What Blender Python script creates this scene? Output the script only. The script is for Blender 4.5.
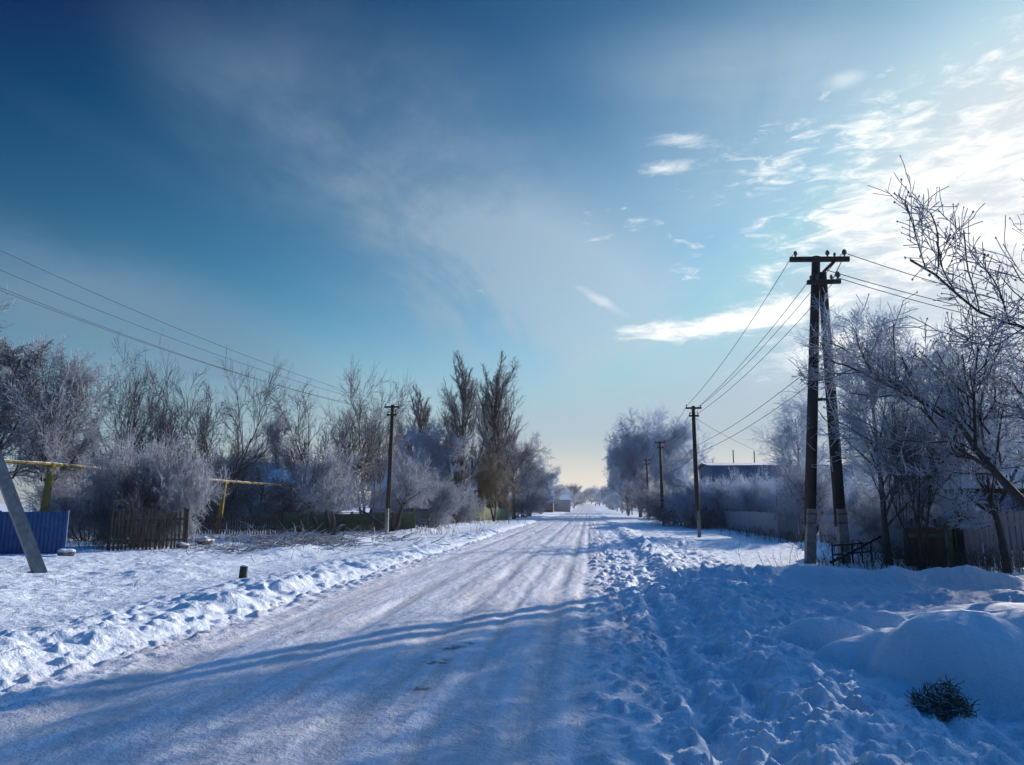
import bpy, math, random
import numpy as np
from mathutils import Vector, Matrix
R = math.radians
random.seed(7)
rng = np.random.default_rng(7)
scn = bpy.context.scene
col = scn.collection
for o in list(bpy.data.objects): bpy.data.objects.remove(o)

# ------------------------------------------------------------------ camera
EYE = 1.62; FPX = 740.0
PITCH = math.atan(122/FPX); YAW = R(5.86)
cam_d = bpy.data.cameras.new('camera'); cam = bpy.data.objects.new('camera', cam_d); col.objects.link(cam)
cam.location = (0, 0, EYE); cam.rotation_euler = (math.pi/2 + PITCH, 0, YAW)
cam_d.sensor_width = 36; cam_d.lens = 36*FPX/1024; cam_d.clip_end = 6000; cam_d.clip_start = 0.05
scn.camera = cam
CM = cam.rotation_euler.to_matrix()
def ray(px, py): return CM @ Vector(((px-512)/FPX, (382.5-py)/FPX, -1))
def P(px, py, Y):                      # the place seen at pixel px, py at road distance Y
    r = ray(px, py); t = Y/r.y
    return Vector((r.x*t, Y, EYE + r.z*t))
def G(px, py, z=0):                    # the ground place seen at pixel px, py
    r = ray(px, py); t = (z-EYE)/r.z
    return Vector((r.x*t, r.y*t, z))

# ------------------------------------------------------------------ sun + sky + exposure
SUN_AZ, SUN_EL = R(36), R(17.5)
sd = Vector((math.sin(SUN_AZ)*math.cos(SUN_EL), math.cos(SUN_AZ)*math.cos(SUN_EL), math.sin(SUN_EL)))
sl = bpy.data.lights.new('sun', 'SUN'); sun = bpy.data.objects.new('sun', sl); col.objects.link(sun)
sl.energy = 5.0; sl.angle = R(0.5); sl.color = (1.0, 0.89, 0.78)
sun.rotation_euler = sd.to_track_quat('Z', 'Y').to_euler()
sun.location = sd*300
scn.view_settings.view_transform = 'Standard'; scn.view_settings.look = 'None'
scn.view_settings.gamma = 1; scn.view_settings.exposure = 0.22
scn.view_settings.use_curve_mapping = False
scn.render.resolution_x = 1024; scn.render.resolution_y = 765
scn.cycles.max_bounces = 6; scn.cycles.diffuse_bounces = 3

wd = bpy.data.worlds.new('World'); scn.world = wd; wd.use_nodes = True; wd.cycles.sampling_method = 'MANUAL'; wd.cycles.sample_map_resolution = 384
nt = wd.node_tree; nt.nodes.clear()
def N(tree, t, **kw):
    n = tree.nodes.new(t)
    for k, v in kw.items():
        if k.startswith('i_'):
            n.inputs[int(k[2:]) if k[2:].isdigit() else k[2:]].default_value = v
        else: setattr(n, k, v)
    return n
def lk(tree, a, b): tree.links.new(a, b)
def M_(tree, op, a, b=None, c=None, clamp=False):
    n = tree.nodes.new('ShaderNodeMath'); n.operation = op; n.use_clamp = clamp
    for i, v in enumerate((a, b, c)):
        if v is None: continue
        if isinstance(v, (int, float)): n.inputs[i].default_value = v
        else: tree.links.new(v, n.inputs[i])
    return n.outputs[0]
def mixc(tree, f, a, b, mode='MIX'):
    n = tree.nodes.new('ShaderNodeMix'); n.data_type = 'RGBA'; n.blend_type = mode; n.clamp_factor = True
    for s, v in ((n.inputs[0], f), (n.inputs[6], a), (n.inputs[7], b)):
        if isinstance(v, (int, float)): s.default_value = v
        elif isinstance(v, tuple): s.default_value = (*v, 1) if len(v) == 3 else v
        else: tree.links.new(v, s)
    return n.outputs[2]
def smooth(tree, v, a, b, lo=0.0, hi=1.0):
    n = tree.nodes.new('ShaderNodeMapRange'); n.interpolation_type = 'SMOOTHSTEP'
    tree.links.new(v, n.inputs[0])
    n.inputs[1].default_value = a; n.inputs[2].default_value = b; n.inputs[3].default_value = lo; n.inputs[4].default_value = hi
    return n.outputs[0]
sky = N(nt, 'ShaderNodeTexSky', sky_type='NISHITA', sun_disc=False, sun_elevation=SUN_EL, sun_rotation=SUN_AZ,
        altitude=100, air_density=1.0, dust_density=0.6, ozone_density=3.0)
tc = N(nt, 'ShaderNodeTexCoord'); D = tc.outputs['Generated']
sep = N(nt, 'ShaderNodeSeparateXYZ'); lk(nt, D, sep.inputs[0]); dz = sep.outputs[2]
def vdot(v):
    n = N(nt, 'ShaderNodeVectorMath', operation='DOT_PRODUCT'); lk(nt, D, n.inputs[0]); n.inputs[1].default_value = v
    return n.outputs['Value']
def noise(tree, vec, scale, detail=6, rough=.55, dist=0.0, mp=None, rot=(0, 0, 0)):
    if mp:
        m = N(tree, 'ShaderNodeMapping'); lk(tree, vec, m.inputs[0]); m.inputs['Scale'].default_value = mp; m.inputs['Rotation'].default_value = rot; vec = m.outputs[0]
    n = N(tree, 'ShaderNodeTexNoise'); lk(tree, vec, n.inputs['Vector'])
    n.inputs['Scale'].default_value = scale; n.inputs['Detail'].default_value = detail
    n.inputs['Roughness'].default_value = rough; n.inputs['Distortion'].default_value = dist
    return n.outputs[0]
# clear sky: the sky texture with a deeper, more saturated response (polarised winter sky)
STR = 0.10
base = mixc(nt, 1.0, sky.outputs[0], (STR, STR, STR), 'MULTIPLY')
def VM(op, a, b):
    n = N(nt, 'ShaderNodeVectorMath', operation=op); lk(nt, a, n.inputs[0]); n.inputs[1].default_value = b; return n.outputs[0]
skyc = VM('SUBTRACT', base, (.088, .125, .195)); skyc = VM('MULTIPLY', skyc, (.70, 1.29, 1.38))
skyc = VM('MINIMUM', VM('MAXIMUM', skyc, (.001, .02, .06)), (.46, .56, .68))
# pale band of thin cloud low above the horizon
hz = M_(nt, 'POWER', smooth(nt, dz, 0.34, 0.03), 1.8)
sunny = smooth(nt, vdot(tuple(sd)), 0.2, 1.0)
hcol = mixc(nt, smooth(nt, dz, -0.005, 0.10), (0.80, 0.71, 0.56), (0.42, 0.50, 0.54))
front = smooth(nt, vdot((0.3, .954, 0)), 0.35, 0.93, 0.0, 1.0)
skyc = mixc(nt, M_(nt, 'MULTIPLY', smooth(nt, dz, .22, .0), .8), skyc, (.13, .24, .36))
skyc = mixc(nt, M_(nt, 'MULTIPLY', M_(nt, 'MULTIPLY', hz, front), 0.97), skyc, hcol)
# wispy veil
def warp():
    n = N(nt, 'ShaderNodeVectorMath', operation='DIVIDE'); lk(nt, D, n.inputs[0])
    cz = M_(nt, 'ADD', M_(nt, 'MAXIMUM', dz, 0.0), 0.12); cb = N(nt, 'ShaderNodeCombineXYZ')
    for i in range(3): lk(nt, cz, cb.inputs[i])
    lk(nt, cb.outputs[0], n.inputs[1]); return n.outputs[0]
CL = warp()
def addv_w(v, n, k): return M_(nt, 'ADD', v, M_(nt, 'MULTIPLY', M_(nt, 'SUBTRACT', n, 0.5), k))
veil_n = noise(nt, CL, 0.8, 8, .60, 1.2, (1.0, 0.6, 1), (0, 0, R(32)))
veil_m = noise(nt, CL, 0.7, 6, .6, .8)
veil_n = addv_w(veil_n, noise(nt, CL, 2.4, 9, .66, 1.6, (1.0, .45, 1), (0, 0, R(52))), .30)
def blob(px, py, wx, wy, rot=0.0):      # soft-edged ellipse on the sky round the direction of a pixel; 1 at its centre
    c = ray(px, py).normalized(); rt = c.cross(Vector((0, 0, 1))).normalized(); up = rt.cross(c).normalized()
    a, b = math.cos(R(rot)), math.sin(R(rot)); x = rt*a + up*b; y = up*a - rt*b
    ex = M_(nt, 'MULTIPLY', vdot(tuple(x)), FPX/wx); ey = M_(nt, 'MULTIPLY', vdot(tuple(y)), FPX/wy)
    ex = M_(nt, 'SUBTRACT', ex, 0); r2 = M_(nt, 'ADD', M_(nt, 'MULTIPLY', ex, ex), M_(nt, 'MULTIPLY', ey, ey))
    infront = M_(nt, 'GREATER_THAN', vdot(tuple(c)), 0.0)
    return M_(nt, 'MULTIPLY', M_(nt, 'SUBTRACT', 1.0, M_(nt, 'SQRT', r2)), infront)
def addv(v, n, k): return M_(nt, 'ADD', v, M_(nt, 'MULTIPLY', M_(nt, 'SUBTRACT', n, 0.5), k))
veil = None
for a, k in (((420, 200, 340, 170, -35), .8), ((540, 310, 280, 130, -20), .85), ((130, 325, 260, 85, -14), 1.2), ((880, 190, 420, 260, 10), .75), ((300, 150, 200, 80, -30), .45), ((120, 150, 140, 22, -20), .18), ((760, 70, 260, 60, -12), .3)):
    v_ = smooth(nt, blob(*a), 0, .9, 0, k); veil = v_ if veil is None else M_(nt, 'ADD', veil, v_)
veil = M_(nt, 'MULTIPLY', veil, smooth(nt, M_(nt, 'ADD', veil_n, M_(nt, 'MULTIPLY', M_(nt, 'SUBTRACT', veil_m, .5), .6)), 0.32, 0.66, .2, 1), clamp=True)
skyc = mixc(nt, M_(nt, 'MULTIPLY', veil, 0.72), skyc, mixc(nt, smooth(nt, vdot(tuple(sd)), .45, .97), (0.15, 0.25, 0.36), (0.46, 0.57, 0.65)))
# brighter clouds
cn = noise(nt, CL, 2.6, 9, .62, .5, (1.0, 0.75, 1), (0, 0, R(25)))
fn = noise(nt, D, 20, 10, .66, .8, (1, 1, 3.6))
det = M_(nt, 'ADD', M_(nt, 'MULTIPLY', cn, .5), M_(nt, 'MULTIPLY', fn, .5))
def cloud(px, py, wx, wy, rot, k=2.6, lo=0.0, hi=0.75, s=1.0):
    return smooth(nt, addv(blob(px, py, wx, wy, rot), det, k), lo, hi, 0, s)
cl = cloud(925, 175, 215, 95, 14, 8.0, .1, 1.6, 1)
for a in ((980, 245, 140, 60, 0, 6, .1, 1.3, 1), (740, 322, 150, 15, 2, 3.0, .1, .8, .95), (800, 308, 110, 26, 8, 3.4, .1, .9, .9), (850, 345, 130, 30, 4, 3, .1, 1, .8),
          (683, 140, 46, 13, -4, 4.2, .2, 1.3, .6), (663, 168, 42, 11, 0, 4.2, .2, 1.3, .65), (600, 300, 40, 8, -30, 2, .1, .9, .35), (845, 80, 26, 12, 0, 2, .1, 1, .35)):
    cl = M_(nt, 'MAXIMUM', cl, cloud(*a))
skyc = mixc(nt, cl, skyc, mixc(nt, sunny, (0.55, 0.66, 0.74), (1.0, 1.0, .98)))
# glare round the sun through thin cloud
gl = M_(nt, 'POWER', smooth(nt, vdot(tuple(sd)), 0.93, 1.0), 2.0)
skyc = mixc(nt, M_(nt, 'MULTIPLY', gl, 0.35), skyc, (.95, .93, .88))
hi_ = smooth(nt, dz, .64, .90); sunside = smooth(nt, vdot((math.sin(SUN_AZ), math.cos(SUN_AZ), 0)), -.35, .35)
skyc = mixc(nt, hi_, skyc, mixc(nt, sunside, (.006, .08, .27), (.015, .14, .46)))  # unseen zenith blue, raised to light the shaded snow, more on the sun side
skyc = mixc(nt, smooth(nt, vdot((.791, .212, .574)), .80, .97), skyc, (.26, .66, 1.35))  # bright blue sky patch added right of view to side-light the shaded snow
skyc = mixc(nt, M_(nt, 'MULTIPLY', smooth(nt, vdot((.1, .995, 0)), .38, -.25), smooth(nt, dz, -.02, .12)), skyc, mixc(nt, hi_, (.006, .065, .20), (.006, .10, .36)))
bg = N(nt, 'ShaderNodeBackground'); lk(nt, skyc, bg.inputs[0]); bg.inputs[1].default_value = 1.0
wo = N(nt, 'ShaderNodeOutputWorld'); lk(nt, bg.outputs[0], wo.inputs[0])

# ------------------------------------------------------------------ materials
def mat(name):
    m = bpy.data.materials.new(name); m.use_nodes = True; t = m.node_tree; t.nodes.clear()
    b = t.nodes.new('ShaderNodeBsdfPrincipled'); o = t.nodes.new('ShaderNodeOutputMaterial'); t.links.new(b.outputs[0], o.inputs[0])
    return m, t, b
def addv_t(t, v, n, k): return M_(t, 'ADD', v, M_(t, 'MULTIPLY', M_(t, 'SUBTRACT', n, 0.5), k))
def ocoord(t): return N(t, 'ShaderNodeTexCoord').outputs['Object']
def bump(t, b, h, strength, dist):
    n = N(t, 'ShaderNodeBump'); lk(t, h, n.inputs['Height']); n.inputs['Strength'].default_value = strength; n.inputs['Distance'].default_value = dist
    lk(t, n.outputs[0], b.inputs['Normal'])
SPOTS = [(G(px, py).x, G(px, py).y, r_) for px, py, r_ in ((452, 649, .17), (434, 663, .15), (419, 691, .13), (300, 633, .11), (470, 645, .08))]
def snow_mat(name='snow', road=False):
    m, t, b = mat(name); c = ocoord(t)
    n1 = noise(t, c, 1.2, 5); n2 = noise(t, c, 38, 6, .65); n3 = noise(t, c, 9, 5, .6)
    if road:
        st = noise(t, c, 1.0, 7, .62, .4, (2.8, 0.30, 1))         # streaks worn along the wheel tracks
        st2 = noise(t, c, 1.0, 5, .6, .2, (9.0, 0.35, 1))
        colr = mixc(t, smooth(t, st, .36, .70), (.79, .82, .88), (.62, .61, .63))
        colr = mixc(t, M_(t, 'MULTIPLY', smooth(t, st2, .5, .8), .5), colr, (.50, .47, .46))
        sp = noise(t, c, 3.2, 8, .75, 1.0, (1.3, .6, 1))
        colr = mixc(t, smooth(t, sp, .70, .77), colr, (.16, .12, .09))
        sx = N(t, 'ShaderNodeSeparateXYZ'); lk(t, c, sx.inputs[0]); wv = noise(t, c, 1.0, 3, .5, 0, (.3, .12, 1))
        xw = addv_t(t, sx.outputs[0], wv, .55)
        trk = None
        for q, w_ in ((-.55, .22), (-1.9, .26), (-3.15, .2), (-4.2, .22), (-1.2, .1), (-2.5, .08)):   # polished wheel tracks
            b_ = smooth(t, M_(t, 'ABSOLUTE', M_(t, 'SUBTRACT', xw, q)), w_, w_*.35); trk = b_ if trk is None else M_(t, 'MAXIMUM', trk, b_)
        trk = M_(t, 'MULTIPLY', trk, smooth(t, noise(t, c, 1.0, 6, .65, .3, (2.5, .5, 1)), .30, .62))
        colr = mixc(t, M_(t, 'MULTIPLY', trk, .55), colr, (.52, .51, .54))
        lk(t, smooth(t, trk, 0, 1, .68, .38), b.inputs['Roughness'])
        for (gx, gy, r_) in SPOTS:                                   # trodden-out clods and bare patches
            dd = N(t, 'ShaderNodeVectorMath', operation='DISTANCE'); lk(t, c, dd.inputs[0]); dd.inputs[1].default_value = (gx, gy, 0)
            colr = mixc(t, M_(t, 'MULTIPLY', smooth(t, addv_t(t, dd.outputs['Value'], noise(t, c, 9, 7, .8), r_*6), r_*.9, r_*.3), .75), colr, (.11, .085, .07))
        gr = noise(t, c, 60, 3, .6)
        colr = mixc(t, smooth(t, gr, .62, .8, 0, .5), colr, (.30, .26, .23))
    else:
        colr = mixc(t, smooth(t, n1, .3, .75), (.80, .87, .93), (.72, .80, .88))
        colr = mixc(t, smooth(t, n2, .66, .80, 0, .35), colr, (.45, .42, .40))
    lk(t, colr, b.inputs['Base Color'])
    if not road: b.inputs['Roughness'].default_value = .75
    b.inputs['Specular IOR Level'].default_value = .30
    h = M_(t, 'ADD', M_(t, 'MULTIPLY', n2, .45), n3)
    bump(t, b, h, .8 if road else .85, .04 if road else .055)
    return m
M = {}
M['snow'] = snow_mat(); M['road'] = snow_mat('packed_snow', True)
def plain(name, c1, c2, scale=6, mp=None, rough=.8, snow=0.0, bs=.4, metal=0):
    m, t, b = mat(name); c = ocoord(t); n = noise(t, c, scale, 6, .6, .2, mp)
    cc = mixc(t, smooth(t, n, .3, .7), c1, c2)
    if snow > 0:
        g = N(t, 'ShaderNodeNewGeometry'); s = N(t, 'ShaderNodeSeparateXYZ'); lk(t, g.outputs['Normal'], s.inputs[0])
        f = addv_t(t, s.outputs[2], noise(t, c, 9, 4), 1.2)
        cc = mixc(t, smooth(t, f, 1.0-snow, 1.25-snow), cc, (.84, .86, .9))
    lk(t, cc, b.inputs['Base Color']); b.inputs['Roughness'].default_value = rough; b.inputs['Metallic'].default_value = metal
    bump(t, b, n, bs, .01)
    return m
M['wood'] = plain('weathered_wood', (.045, .034, .030), (.018, .014, .013), 9, (1, 1, .12), snow=.15)
M['board'] = plain('grey_boards', (.24, .23, .24), (.13, .12, .125), 9, (3, 3, .2), snow=.35)
M['board_brown'] = plain('brown_boards', (.12, .085, .055), (.05, .037, .028), 9, (3, 3, .2), snow=.3)
M['board_pale'] = plain('pale_boards', (.42, .40, .42), (.27, .25, .27), 9, (3, 3, .2), snow=.35)
M['board_green'] = plain('green_paint', (.13, .17, .085), (.07, .10, .05), 5, snow=.3)
M['blue'] = plain('blue_paint', (.015, .10, .27), (.01, .06, .19), 5, rough=.5)
M['greyblue'] = plain('grey_blue_limewash', (.10, .23, .40), (.07, .17, .32), 2)
M['yellow'] = plain('yellow_paint', (.30, .20, .02), (.14, .10, .03), 4, snow=.4)
M['concrete'] = plain('concrete', (.26, .25, .24), (.15, .145, .14), 7, snow=.2)
M['white'] = plain('whitewash', (.62, .60, .58), (.48, .46, .45), 5)
M['brick'] = plain('dull_brick', (.20, .12, .09), (.12, .08, .065), 8)
M['slate'] = plain('slate_roof', (.12, .12, .13), (.08, .08, .09), 5, snow=.25)
M['glass'] = plain('window_glass', (.03, .04, .06), (.02, .03, .05), 2, rough=.12, bs=.05)
M['insul'] = plain('porcelain', (.10, .09, .09), (.05, .045, .045), 5, rough=.3)
M['wire'] = plain('aluminium_wire', (.07, .07, .08), (.05, .05, .055), 5, rough=.95)
M['weed'] = plain('dry_weed', (.14, .09, .055), (.045, .032, .022), 12)
M['dead_stems'] = plain('dead_stems', (.22, .15, .09), (.05, .035, .025), 9, snow=.35)
M['coat'] = plain('dark_coat', (.03, .03, .035), (.018, .018, .02), 8)
M['skin'] = plain('skin', (.5, .32, .25), (.45, .28, .22), 8)
M['soil'] = plain('dark_soil', (.05, .04, .035), (.025, .02, .018), 14)
def bark(name, c1, c2, frost, fcol=(.76, .81, .89), sc=14, tr=.65):
    m, t, b = mat(name); c = ocoord(t)
    g = N(t, 'ShaderNodeNewGeometry'); s = N(t, 'ShaderNodeSeparateXYZ'); lk(t, g.outputs['Normal'], s.inputs[0])
    n = noise(t, c, sc, 4, .6); n2 = noise(t, c, 1.1, 3, .5)
    f = addv_t(t, addv_t(t, s.outputs[2], n, 1.5), n2, 1.2)
    f = smooth(t, f, .55-frost, 1.15-frost)
    cc = mixc(t, f, mixc(t, n, c1, c2), fcol)
    lk(t, cc, b.inputs['Base Color']); b.inputs['Roughness'].default_value = .85
    if tr > 0:                                            # rime crystals let light through
        tl = t.nodes.new('ShaderNodeBsdfTranslucent'); tl.inputs[0].default_value = (*fcol, 1)
        mx = t.nodes.new('ShaderNodeMixShader'); t.links.new(M_(t, 'MULTIPLY', f, tr), mx.inputs[0])
        t.links.new(b.outputs[0], mx.inputs[1]); t.links.new(tl.outputs[0], mx.inputs[2])
        out = [n_ for n_ in t.nodes if n_.type == 'OUTPUT_MATERIAL'][0]; t.links.new(mx.outputs[0], out.inputs[0])
    return m
M['trunk'] = bark('bark', (.075, .062, .056), (.032, .028, .026), -.10, tr=0)
M['twig'] = bark('frosted_twigs', (.085, .085, .105), (.045, .045, .058), 1.05)
M['twig_dark'] = bark('lightly_frosted_twigs', (.085, .075, .075), (.04, .036, .038), .55)
M['twig_white'] = bark('heavily_frosted_twigs', (.16, .20, .27), (.09, .11, .16), 1.5, fcol=(.72, .81, .92))
M['twig_ochre'] = bark('willow_twigs', (.26, .20, .10), (.15, .11, .06), .12)
M['twig_poplar'] = bark('poplar_twigs', (.11, .11, .115), (.055, .055, .06), .55)
M['birch'] = bark('birch_bark', (.10, .09, .09), (.03, .028, .028), -.02, sc=5, tr=0)

# ------------------------------------------------------------------ object helpers
def tag(o, label=None, cat=None, group=None, kind=None):
    if label: o['label'] = label
    if cat: o['category'] = cat
    if group: o['group'] = group
    if kind: o['kind'] = kind
    return o
def empty(name, loc=(0, 0, 0), rz=0, label=None, cat=None, group=None):
    o = bpy.data.objects.new(name, None); col.objects.link(o); o.location = loc; o.rotation_euler = (0, 0, rz); o.empty_display_size = .3
    return tag(o, label, cat, group)
def link(name, me, parent=None, m=None):
    if m is not None and not me.materials: me.materials.append(m)
    o = bpy.data.objects.new(name, me); col.objects.link(o)
    if parent: o.parent = parent
    return o
def npmesh(name, V, F, sm=True):
    me = bpy.data.meshes.new(name); V = np.asarray(V, np.float32); F = np.asarray(F, np.int32)
    k = F.shape[1]
    me.vertices.add(len(V)); me.vertices.foreach_set('co', V.ravel())
    me.loops.add(F.size); me.loops.foreach_set('vertex_index', F.ravel())
    me.polygons.add(len(F)); me.polygons.foreach_set('loop_start', np.arange(0, F.size, k, dtype=np.int32))
    me.polygons.foreach_set('use_smooth', np.full(len(F), sm)); me.update(calc_edges=True); me.validate()
    return me
class MB:
    def __init__(s): s.v = []; s.f = []
    def box(s, c, size, rot=None, taper=1.0):
        c = Vector(c); x, y, z = [q/2 for q in size]; b = len(s.v)
        for dz_ in (-1, 1):
            k = 1 if dz_ < 0 else taper
            for dx, dy in ((-1, -1), (1, -1), (1, 1), (-1, 1)):
                v = Vector((dx*x*k, dy*y*k, dz_*z))
                if rot is not None: v = rot @ v
                s.v.append(tuple(c+v))
        for f in ((0, 3, 2, 1), (4, 5, 6, 7), (0, 1, 5, 4), (1, 2, 6, 5), (2, 3, 7, 6), (3, 0, 4, 7)): s.f.append(tuple(b+i for i in f))
        return s
    def tube(s, pts, rad, n=8, cap=True):
        pts = [Vector(p) for p in pts]; rad = rad if isinstance(rad, (list, tuple)) else [rad]*len(pts); b = len(s.v)
        for i, p in enumerate(pts):
            d = (pts[min(i+1, len(pts)-1)]-pts[max(i-1, 0)]).normalized()
            a = d.cross(Vector((0, 0, 1)) if abs(d.z) < .9 else Vector((0, 1, 0))).normalized(); e = d.cross(a)
            for k in range(n):
                q = 2*math.pi*k/n; s.v.append(tuple(p + (a*math.cos(q)+e*math.sin(q))*rad[i]))
        for i in range(len(pts)-1):
            for k in range(n): s.f.append((b+i*n+k, b+i*n+(k+1) % n, b+(i+1)*n+(k+1) % n, b+(i+1)*n+k))
        if cap: s.f.append(tuple(b+k for k in range(n))[::-1]); s.f.append(tuple(b+(len(pts)-1)*n+k for k in range(n)))
        return s
    def poly(s, vs, fs):
        b = len(s.v); s.v += [tuple(v) for v in vs]; s.f += [tuple(b+i for i in f) for f in fs]; return s
    def build(s, name, m, parent=None, sm=False):
        me = bpy.data.meshes.new(name); me.from_pydata(s.v, [], s.f); me.update()
        if sm: me.polygons.foreach_set('use_smooth', [True]*len(me.polygons))
        return link(name, me, parent, m)
def copy_tree(o, parent=None):
    c = o.copy(); col.objects.link(c); c.parent = parent
    for ch in list(o.children): copy_tree(ch, c)
    return c

# ------------------------------------------------------------------ noise for the terrain
PERM = rng.permutation(4096).astype(np.int64); GR = rng.uniform(-1, 1, (4096, 2))
def gn(x, y, seed=0):
    xi = np.floor(x).astype(np.int64); yi = np.floor(y).astype(np.int64); xf = x-xi; yf = y-yi
    u = xf**3*(xf*(xf*6-15)+10); v = yf**3*(yf*(yf*6-15)+10)
    def g(a, b, fx, fy):
        h = PERM[(PERM[(a+seed*131) & 4095]+b) & 4095]; return GR[h, 0]*fx+GR[h, 1]*fy
    return ((g(xi, yi, xf, yf)*(1-u)+g(xi+1, yi, xf-1, yf)*u)*(1-v) + (g(xi, yi+1, xf, yf-1)*(1-u)+g(xi+1, yi+1, xf-1, yf-1)*u)*v)*1.4
def fbm(x, y, o=4, seed=0, g=.5):
    r = 0; a = 1.
    for i in range(o): r = r + a*gn(x*2**i+i*17.3, y*2**i-i*9.1, seed+i); a *= g
    return r
def sst(a, b, x):
    t = np.clip((x-a)/(b-a), 0, 1); return t*t*(3-2*t)
def farz(y): return 1.9*sst(230, 470, y) + 0.0*y
def ridge(d, w, p=1.3): return np.exp(-np.abs(d/w)**(2*p))
MOUNDS = []; WG = G(942, 706, .12)
def mound(px, py, rx, ry, h, z=0): g = G(px, py, z); MOUNDS.append((g.x, g.y, rx, ry, h))
for a in ((968, 694, .66, .56, .62), (904, 680, .46, .42, .42), (866, 676, .44, .30, .34), (832, 656, .55, .30, .38), (878, 650, .5, .26, .40), (960, 642, .85, .5, .34), (1035, 668, .8, .6, .5), (900, 700, .32, .26, .18), (1010, 626, 1.3, .5, .28), (800, 700, .3, .25, .12), (790, 640, .6, .3, .14), (905, 628, .8, .35, .2)): mound(*a[:4], a[4]*1.2)
def H(x, y, fine=True):
    x = np.asarray(x, float); y = np.asarray(y, float)
    wob = gn(y*.13, y*0+3.3, 5)*.35
    near = 1-sst(60, 160, y)
    h = .05*fbm(x*.15, y*.15, 3, 1) + .0
    onroad = sst(-5.25, -4.85, x+wob*.5)*(1-sst(.25, .7, x))
    # left bank thrown up by the plough
    lump = .70+.65*np.abs(fbm(x*1.5, y*1.1, 3, 8)) + .40*gn(y*.55, x*0, 21)-.5*sst(.25, .5, gn(x*.9, y*.8, 23))
    dl = x+5.75+wob
    bl = np.where(dl > 0, ridge(dl, .50), ridge(dl, 1.1))*.19*lump*(1-.6*sst(40, 120, y))
    chunk = np.maximum(0, fbm(x*3.6, y*3.6, 4, 31, .55)-.05)
    rub = ridge(x+5.9+wob, 1.15, 1.5)+ .5*ridge(x+5.0+wob, .6)
    h = h+bl+chunk*.075*rub*near
    h = h + .10*sst(-5.6, -7.5, x)
    # rough ground further left
    h = h+sst(-6.5, -8.5, x)*(.045*fbm(x*1.8, y*1.8, 4, 41)-.05*np.maximum(0, gn(x*2.6, y*2.2, 45)-.3)+.10*np.maximum(0, fbm(x*.35, y*.25, 3, 43)-.1))*near
    h = h+.20*ridge(x+9.6+.8*gn(y*.3, y*0, 9), .8)*sst(-.1, .5, gn(y*.18, x*.1, 55)+.25)*near
    # right verge
    dr = x-1.30-.05*y*(y < 12)-.6*(y >= 12)+.2*gn(y*.4, y*0, 12)
    lump2 = .55+.8*np.abs(fbm(x*1.6, y*1.2, 3, 61))
    br = np.where(dr < 0, ridge(dr, .30), ridge(dr, .7))*.21*lump2*(1-.4*sst(30, 90, y))
    h = h+br
    verge = sst(.25, .6, x)*(1-.85*sst(2.1, 3.3, x-.05*y+.3*gn(x*.8, y*.8, 107)))
    trod = sst(3.5, 5, y)*(1-sst(40, 110, y))
    ch2 = np.abs(fbm(x*2.1+.3*fbm(x*2, y*2, 2, 3), y*1.7, 4, 71, .55))
    h = h+verge*trod*(.12*np.minimum(ch2, .6)+.06*fbm(x*3.6, y*3.6, 5, 81, .62)+.05*np.maximum(0, fbm(x*6.5, y*6.5, 3, 83, .6)-.1))
    h = h - .10*ridge(x-.72-.02*y, .10)*(1-sst(14, 22, y))*sst(-.6, .0, gn(y*.7, x*0, 91)+.4)
    # footprints trodden through the verge
    fp = gn(x*3.4, y*2.6, 101); h = h-.12*verge*trod*sst(.22, .40, fp)*(.6+.5*gn(x*.7, y*.7, 109))
    # ridges lying across the verge
    xr = sst(1.6, 3.0, x)
    r1 = ridge(y-(16.1+.5*gn(x*.35, x*0, 111)+.05*x), .62)*(.31+.15*gn(x*.75, x*0, 113)+.13*gn(x*2.0, y*.6, 115))
    r2 = ridge(y-(13.7+.6*gn(x*.5, x*0+4, 121)), .55)*(.17+.16*gn(x*.9, x*0, 123)+.08*gn(x*2.4, y, 125))
    r3 = ridge(y-(11.9+.5*gn(x*.4, x*0+7, 127)), .45)*(.09+.12*gn(x*1.0, x*0, 129))
    h = h+xr*(r1+r2+r3)
    far = ridge(y-(30+2*gn(x*.2, y*0, 131)), 1.2)*.16*(1+gn(x*.5, y*.1, 133))*xr
    h = h+far*(1-sst(9, 12, x))
    h = h+sst(5, 8, x)*.03*fbm(x*.8, y*.8, 3, 141)*near
    # smooth snowed-over heaps, lower right
    md = np.zeros_like(h)
    for (mx, my, rx, ry, mh) in MOUNDS:
        q = ((x-mx)/rx)**2+((y-my)/ry)**2
        d = mh*np.sqrt(np.maximum(0, 1-q*.62))**1.15
        k = .018; md = np.where(np.maximum(md, d) > 0, np.log(np.exp(md/k)+np.exp(d/k))*k-.0*k, md)
    md = np.maximum(0, md-.018*math.log(len(MOUNDS)+1))
    tk = 0
    for q in (2.55, 2.95): tk = tk+ridge(x-q-.22*(y-6)-.1*gn(y*.3, y*0, 115), .07)
    h = h-.05*tk*(y > 4)*(y < 13)
    g2 = (y < 40)*(1-onroad)*(1-.8*sst(0, .12, md))
    h = h+g2*(.022*np.maximum(-.2, fbm(x*8, y*8, 3, 303, .65))+.03*sst(.25, .5, gn(x*5, y*4.4, 305)))*np.where(x < -4, .45, 1)
    smoothm = sst(0, .12, md)
    md = md-.34*np.exp(-(((x-WG.x)/.20)**2+((y-WG.y)/.15)**2)**2)*(md > .05)
    h = h*(1-.88*smoothm)+md*(1+.10*fbm(x*1.6, y*1.6, 4, 301))
    h = h*(1-onroad)-.10*onroad
    return h+farz(y)
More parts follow.
